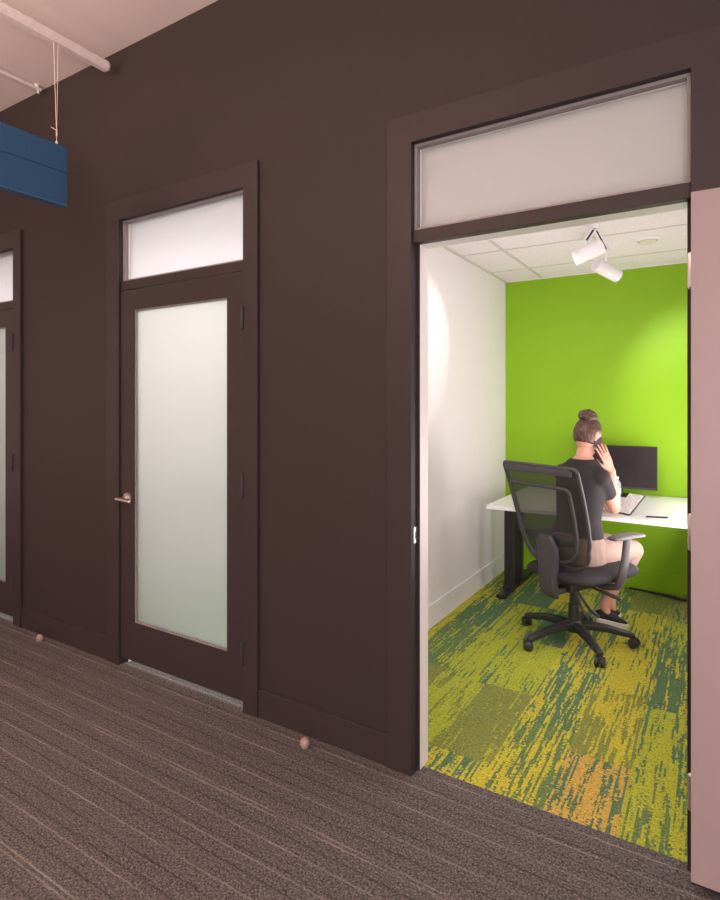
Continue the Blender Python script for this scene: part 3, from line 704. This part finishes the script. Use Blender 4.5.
# ------------------------------------------------------------------ person
def person():
    PX = -.03
    root = tag(empty('person', Lw(PX, .08, 0)), 'seated person with brown hair bun, black t-shirt and beige trousers, holding a phone', 'person'); O = V(root.location)
    def fin(b, name, m, vox=.006, sm=5):
        bmesh.ops.translate(b.bm, vec=-O, verts=b.bm.verts); o = b.build(name, m, root, smooth=True, angle=180)
        if vox: remesh(o, vox, sm)
        return o
    def ering(x, y, z, w, d, tx=0, n=24, e=.85):
        c = Lw(x, y, z)
        return [c+rt*(w*math.copysign(abs(math.cos(a))**e, math.cos(a)))+fw*(d*math.copysign(abs(math.sin(a))**e, math.sin(a))) for a in [2*math.pi*k/n for k in range(n)]]
    TS = [(.50, .075, .165, .12), (.58, .072, .168, .118), (.66, .070, .146, .100), (.76, .078, .132, .094), (.87, .092, .143, .104), (.97, .105, .155, .106), (1.04, .112, .154, .090), (1.085, .116, .122, .072), (1.120, .122, .082, .060), (1.148, .128, .055, .052)]
    HC = Lw(PX, .165, 1.278); hy = RAD(28)
    hr = V((math.cos(hy), -math.sin(hy), 0)); hf = V((math.sin(hy), math.cos(hy), 0)); pit = RAD(-18)
    hf2 = (hf*math.cos(pit)+V((0, 0, 1))*math.sin(pit)); hu = hr.cross(hf2).normalized()
    HM = Matrix((hr, hf2, hu)).transposed().to_4x4()
    def H(x, y, z): return HC+hr*x+hf2*y+hu*z
    def hshape(p):
        q = p.copy()
        if q.z < 0:                       # face narrows to the chin, nape tucks in
            k = -q.z; q.x *= 1-.34*k*k; 
            if q.y < 0: q.y *= 1-.42*k
            else: q.y = q.y*(1-.10*k)+.10*k*max(0, 1-abs(q.x)*1.5)*1.0
        if q.y > .55: q.y = .55+(q.y-.55)*.75
        return q
    # arms
    sh_r, el_r, wr_r = Lw(.116, .105, 1.030), V((-.560, 3.994, .815)), V((-.568, 3.933, 1.064))
    sh_l, el_l, wr_l = Lw(-.178, .105, 1.032), V((-.80, 4.115, .812)), V((-.640, 4.235, .806))
    hipr, hipl = Lw(PX+.085, .09, .555), Lw(PX-.085, .09, .555)
    knr, knl = Lw(.095, .445, .535), Lw(-.115, .47, .535)
    anr, anl = V((-.628, 4.070, .158)), V((-.61, 4.20, .125))
    def mid(a, b_, t, off=V((0, 0, 0))): return a.lerp(b_, t)+off
    b = B()
    b.loft([ering(PX, y, z, w, d) for z, y, w, d in TS])
    b.tube([Lw(PX, .118, 1.08), Lw(PX, .132, 1.15), Lw(PX, .150, 1.21), H(0, -.012, -.03)], [.060, .051, .048, .05], 20)
    b.ell(HC, (.074, .095, .114), HM, 28, fn=hshape)
    # nose, brow, lips, chin, ears
    b.tube([H(0, .082, .014), H(0, .092, -.010), H(0, .099, -.026), H(0, .089, -.034)], [.0065, .0085, .0105, .006], 10, ends=True)
    for s in (-1, 1): b.ell(H(s*.0095, .088, -.029), (.0065, .0065, .0055), HM, 10)
    for s in (-1, 1): b.ell(H(s*.030, .0800, .0165), (.0155, .0100, .0085), HM, 12); b.ell(H(s*.030, .0790, -.002), (.0150, .0085, .0060), HM, 12)
    b.ell(H(0, .086, -.058), (.022, .010, .008), HM, 12); b.ell(H(0, .072, -.088), (.022, .016, .016), HM, 14); b.ell(H(0, .074, .036), (.045, .012, .014), HM, 12)
    for s in (-1, 1):
        b.tube([H(s*.071, -.004, -.026), H(s*.077, -.018, -.010), H(s*.080, -.022, .012), H(s*.079, -.008, .028), H(s*.074, .006, .016)], [.007, .007, .0075, .007, .005], 8, ends=True)
        b.ell(H(s*.073, -.008, -.001), (.006, .013, .022), HM, 10)
    for sh, el, wr in ((sh_r, el_r, wr_r), (sh_l, el_l, wr_l)):
        b.tube([sh, mid(sh, el, .3), mid(sh, el, .75), el], [.050, .046, .039, .035], 16, ends=True)
        b.tube([el, mid(el, wr, .22), mid(el, wr, .6), wr], [.035, .039, .032, .024], 16, ends=True); b.ell(el, (.036, .036, .036))
    # lower legs and feet
    for kn, an, hip in ((knr, anr, hipr), (knl, anl, hipl)):
        b.tube([hip, mid(hip, kn, .5), kn], [.072, .068, .053], 16, ends=True)
        b.tube([kn, mid(kn, an, .25, -fw*.012), mid(kn, an, .55, -fw*.006), mid(kn, an, .85), an], [.052, .052, .047, .034, .032], 16, ends=True)
    foot_r = (V((.82, .50, 0)).normalized(), .135); foot_l = (V((.05, .99, 0)).normalized(), .06)
    shoes = []
    for an, (fd, drop) in ((anr, foot_r), (anl, foot_l)):
        toe = an+fd*.128; toe.z = .034; heel = an-fd*.055; heel.z = max(.022, an.z-.085)
        b.tube([an, mid(heel, toe, .35)+V((0, 0, .035)), mid(heel, toe, .65)+V((0, 0, .018)), toe-fd*.03+V((0, 0, .004))], [.032, .032, .028, .018], 14, ends=True)
        shoes.append((heel, toe, an))
    # hands
    def hand(b, wr, a, n, w, curls, L=1.0, thumb=(.35, .55)):
        a = a.normalized(); n = (n-a*n.dot(a)).normalized(); w = a.cross(n)*(1 if a.cross(n).dot(w) > 0 else -1)
        rings = []
        for t, hw_, ht in ((-.012, .022, .020), (.015, .026, .018), (.05, .038, .015), (.08, .041, .0135), (.092, .037, .010)):
            rings.append([wr+a*t+w*(hw_*math.cos(k))+n*(ht*math.sin(k)) for k in [2*math.pi*i/16 for i in range(16)]])
        b.loft(rings)
        for i, (off, ln) in enumerate(((.030, .070), (.010, .078), (-.010, .073), (-.029, .058))):
            p = wr+a*.080+w*off; d = a.copy(); pts = [p-a*.012, p]; ax = w
            d = (a+w*off*4.2).normalized()
            for sgl, cu in zip((.45, .31, .24), curls):
                d = (Matrix.Rotation(cu, 3, (d.cross(-n)).normalized()) @ d).normalized(); p = p+d*(ln*sgl*L); pts.append(p)
            b.tube(pts, [.0090, .0088, .0078, .0071, .0060], 10, ends=True)
        p = wr+a*.022+w*.024; d = (w*.62+a*.75-n*.25).normalized(); pts = [p-d*.012, p]
        for sgl in (.036, .030, .024):
            p = p+d*sgl; pts.append(p); d = (d*.86-w*thumb[0]+a*.25-n*thumb[1]*.35).normalized()
        b.tube(pts, [.013, .013, .0105, .0095, .0075], 10, ends=True)
    ar = V((-.036, -.030, .1)).normalized()
    hand(b, wr_r, ar, hr, -hf, (.0, .03, .05), 1.35)
    nbx = V(NB.col[0][:3]); nby = V(NB.col[1][:3]); nbz = V(NB.col[2][:3]); nbo = NB.translation
    al = (nbo-nbx*.060+nby*.02-wr_l); al.z += .012
    hand(b, wr_l, al, -nbz*.3+V((0, 0, .9))-nbx*.5, V((.3, -.9, 0)), (.25, .35, .35))
    fin(b, 'body', M['skin'], .0036, 4)
    # eyes, lips
    for s in (-1, 1):
        b = B(); b.ell(H(s*.030, .0745, .0065), (.0115, .0095, .0070), HM, 14); e = fin(b, 'eye', M['eye'], 0)
        b = B(); b.ell(H(s*.030, .0834, .0050), (.0046, .0018, .0044), HM, 12); bmesh.ops.translate(b.bm, vec=-O, verts=b.bm.verts); b.build('iris', M['hair'], e)
        b = B(); b.tube([H(s*.014, .0865, .031), H(s*.030, .0865, .037), H(s*.046, .0735, .031)], [.0016, .0022, .0012], 8, ends=True); fin(b, 'eyebrow', M['hair'], 0)
        b = B(); b.tube([H(s*.017, .0865, .0075), H(s*.030, .0905, .0065), H(s*.043, .0835, .0085)], [.0008, .0015, .0010], 8, ends=True); fin(b, 'eyelash', M['shoe'], 0)
    b = B(); b.tube([H(-.019, .0865, -.056), H(-.007, .0935, -.0535), H(0, .0938, -.0545), H(.007, .0935, -.0535), H(.019, .0865, -.056)], [.0014, .0030, .0028, .0030, .0014], 8, ends=True)
    b.tube([H(-.016, .0870, -.0595), H(0, .0930, -.0615), H(.016, .0870, -.0595)], [.0016, .0038, .0016], 8, ends=True); fin(b, 'lips', M['lip'], 0)
    # hair: cap over crown, back and sides
    def hairfn(p):
        q = hshape(p); 
        line = .30+.62*max(0, p.z)-.55*max(0, -p.z-.05)     # hairline in y by height
        if p.z < -.52: m = 0
        else: m = max(0, min(1, (line-p.y)*5))*max(0, min(1, (p.z+.60)*6))
        if abs(p.x) > .80 and -.30 < p.z < .22 and p.y > -.30: m *= .15   # ears stay clear
        sc = .93+.155*m
        wav = 1+.012*m*math.sin(math.atan2(p.x, p.z+.3)*26)
        return q*sc*wav
    b = B(); b.ell(HC+hu*.004, (.076, .097, .116), HM, 56, fn=hairfn)
    hair = fin(b, 'hair', M['hair'], 0); mm = hair.modifiers.new('sub', 'SUBSURF'); mm.levels = mm.render_levels = 1
    bc = H(.004, -.040, .124)
    b = B(); 
    def bunfn(p):
        a = math.atan2(p.y, p.x); return p*(1+.07*math.sin(3*a+p.z*5)+.04*math.sin(7*a-p.z*6))
    b.ell(bc, (.058, .054, .040), HM, 32, fn=bunfn)
    b.tube([bc+hr*(.045*math.cos(t))+hf2*(.042*math.sin(t))+hu*(-.012+.012*math.sin(2*t)) for t in [2*math.pi*k/20 for k in range(20)]], .020, 10, closed=True)
    bmesh.ops.translate(b.bm, vec=-O, verts=b.bm.verts); part(b.build('bun', M['hair'], hair, smooth=True, angle=180, subsurf=1), 'loose hair bun on top of the head')
    # t-shirt
    b = B(); g = .010
    b.loft([ering(PX, y, z, w+g+(.006 if z < .7 else 0), d+g) for z, y, w, d in [(.650, .072, .152, .106)]+TS[3:8]+[(1.112, .120, .098, .068), (1.134, .124, .074, .060)]])
    for sh, el, s in ((sh_r, el_r, 1), (sh_l, el_l, -1)):
        b.tube([Lw(PX+s*.06, .115, 1.058), Lw(PX+s*.105, .11, 1.055), sh+V((0, 0, .0)), mid(sh, el, .3), mid(sh, el, .56)], [.050, .055, .055, .053, .051], 18); b.ell(sh, (.057, .057, .057))
    fin(b, 't_shirt', M['tee'], .006, 16)
    # trousers
    b = B()
    b.loft([ering(PX, y, z, w+.008, d+.010) for z, y, w, d in [(.478, .08, .14, .10), (.50, .078, .166, .122), (.56, .074, .172, .124), (.63, .072, .158, .110), (.668, .072, .150, .104), (.69, .072, .140, .098)]])
    for hip, kn, an in ((hipr, knr, anr), (hipl, knl, anl)):
        b.tube([hip, mid(hip, kn, .35), mid(hip, kn, .75), kn], [.086, .084, .072, .065], 18, ends=True)
        b.tube([kn, mid(kn, an, .14, -fw*.006), mid(kn, an, .30, -fw*.010), mid(kn, an, .42, -fw*.008)], [.065, .066, .064, .063], 18); b.ell(kn, (.066, .066, .066))
    fin(b, 'trousers', M['pants'], .006, 6)
    # shoes
    for heel, toe, an in shoes:
        d = toe-heel; Ln = d.length; d.normalize(); w = d.cross(V((0, 0, 1))).normalized(); u = w.cross(d)
        def ring(t, hw_, z0, z1, n=16): 
            c = heel+d*(Ln*t); return [c+w*(hw_*math.cos(k))+u*((z0+z1)/2+(z1-z0)/2*math.sin(k)) for k in [2*math.pi*i/n for i in range(n)]]
        b = B(); b.loft([ring(-.06, .016, 0, .030), ring(-.03, .026, -.006, .052), ring(.08, .034, -.008, .066), ring(.28, .037, -.008, .072), ring(.5, .041, -.008, .062), ring(.75, .044, -.008, .044), ring(.95, .038, -.006, .030), ring(1.06, .024, -.003, .020), ring(1.10, .008, 0, .012)])
        sh = fin(b, 'shoe', M['shoe'], 0)
        b = B(); rings = []
        for t, hw_ in ((-.075, .012), (-.05, .026), (.08, .037), (.28, .038), (.5, .042), (.75, .047), (.95, .041), (1.07, .028), (1.125, .010)):
            c = heel+d*(Ln*t); rings.append([c+w*(hw_*x)+u*z for x, z in ((-1, -.024), (1, -.024), (1.04, .013), (-1.04, .013))])
        b.loft(rings); bmesh.ops.translate(b.bm, vec=-O, verts=b.bm.verts); part(b.build('sole', M['sole'], sh, bevel=.006), 'white rubber sole')
    # phone held in the right hand
    n = hr; a = ar; n = (n-a*n.dot(a)).normalized(); pc = wr_r+a*.150-n*.0165+hf*.004
    ex = (a+n.cross(a)*.22).normalized() if n.cross(a).dot(hf) > 0 else (a-n.cross(a)*.22).normalized(); ez = n; ey = ez.cross(ex)
    R = Matrix((ey, ex, ez)).transposed().to_4x4(); R.translation = pc
    ph = B(); ph.box(-.035, .035, -.072, .072, -.0045, .0045, 0, .003); o = ph.build('mobile_phone', [M['phone']]); o.matrix_world = R
    tag(o, 'dark mobile phone held to the right ear', 'phone')
    s = B(); s.box(-.032, .032, -.068, .068, -.0052, -.004); sc = s.build('screen', M['screen'], o)
person()

# ------------------------------------------------------------------ light
w = bpy.data.worlds.new('world'); scene.world = w; w.use_nodes = True
bg = w.node_tree.nodes['Background']; bg.inputs[0].default_value = (.95, .64, .585, 1); bg.inputs[1].default_value = .9

def area(name, loc, rot, sx, sy, power, col=(1, 1, 1)):
    d = bpy.data.lights.new(name, 'AREA'); d.shape = 'RECTANGLE'; d.size = sx; d.size_y = sy; d.energy = power; d.color = col
    o = bpy.data.objects.new(name, d); COL.objects.link(o); o.location = loc; o.rotation_euler = rot; return o
def spot(name, loc, dirv, power, size, blend, col=(1, 1, 1), rad=.03):
    d = bpy.data.lights.new(name, 'SPOT'); d.energy = power; d.spot_size = RAD(size); d.spot_blend = blend; d.color = col; d.shadow_soft_size = rad
    o = bpy.data.objects.new(name, d); COL.objects.link(o); o.location = loc; o.rotation_euler = V(dirv).to_track_quat('-Z', 'Y').to_euler(); return o
area('office_front_fill', (-.72, 2.62, ZO-.20), (RAD(24), 0, 0), 1.4, .5, 13, (1, .90, .94))  # added fill light high inside the doorway, no fixture behind it
area('office_side_fill', (XR-.015, 4.05, 1.22), (0, RAD(114), 0), 1.7, 1.6, 46, (1, .90, .94))  # added fill light at the right wall, which has no window
d_ = V((-1.2, 3.6, .55))-V((1.3, -2.6, 1.35)); area('corridor_fill', (1.3, -2.6, 1.35), d_.to_track_quat('-Z', 'Y').to_euler(), 2.0, 1.8, 130, (1, .91, .94))  # added fill light behind the camera, aimed through the doorway; no real window
area('middle_office_panel', (-2.55, 3.4, ZO-.03), (0, 0, 0), 1.2, 1.2, 54, (1, .95, .96))
area('left_office_panel', (-4.5, 3.4, ZO-.03), (0, 0, 0), 1.2, 1.2, 54, (1, .95, .96))
(f1, d1), (f2, d2) = HEADS
area('corridor_up_fill', (-2.6, -.9, 2.55), (RAD(180), 0, 0), 3.0, .25, 320, (1, .64, .51))  # added fill light to brighten the corridor ceiling, no lamp behind it
spot('spot_left', f1+d1*.004, V((-1.62, 3.42, 1.93))-f1, 13, 50, .38, (1, .98, .96))
spot('spot_right', f2+d2*.004, V((.02, 5.0, 1.55))-f2, 48, 75, .8, (1, .97, .9))

vs = scene.view_settings
vs.view_transform = 'Standard'; vs.look = 'None'; vs.gamma = 1; vs.exposure = 0; vs.use_curve_mapping = False
scene.cycles.use_denoising = True
scene.cycles.max_bounces = 10; scene.cycles.transparent_max_bounces = 12
scene.cycles.sample_clamp_indirect = 6
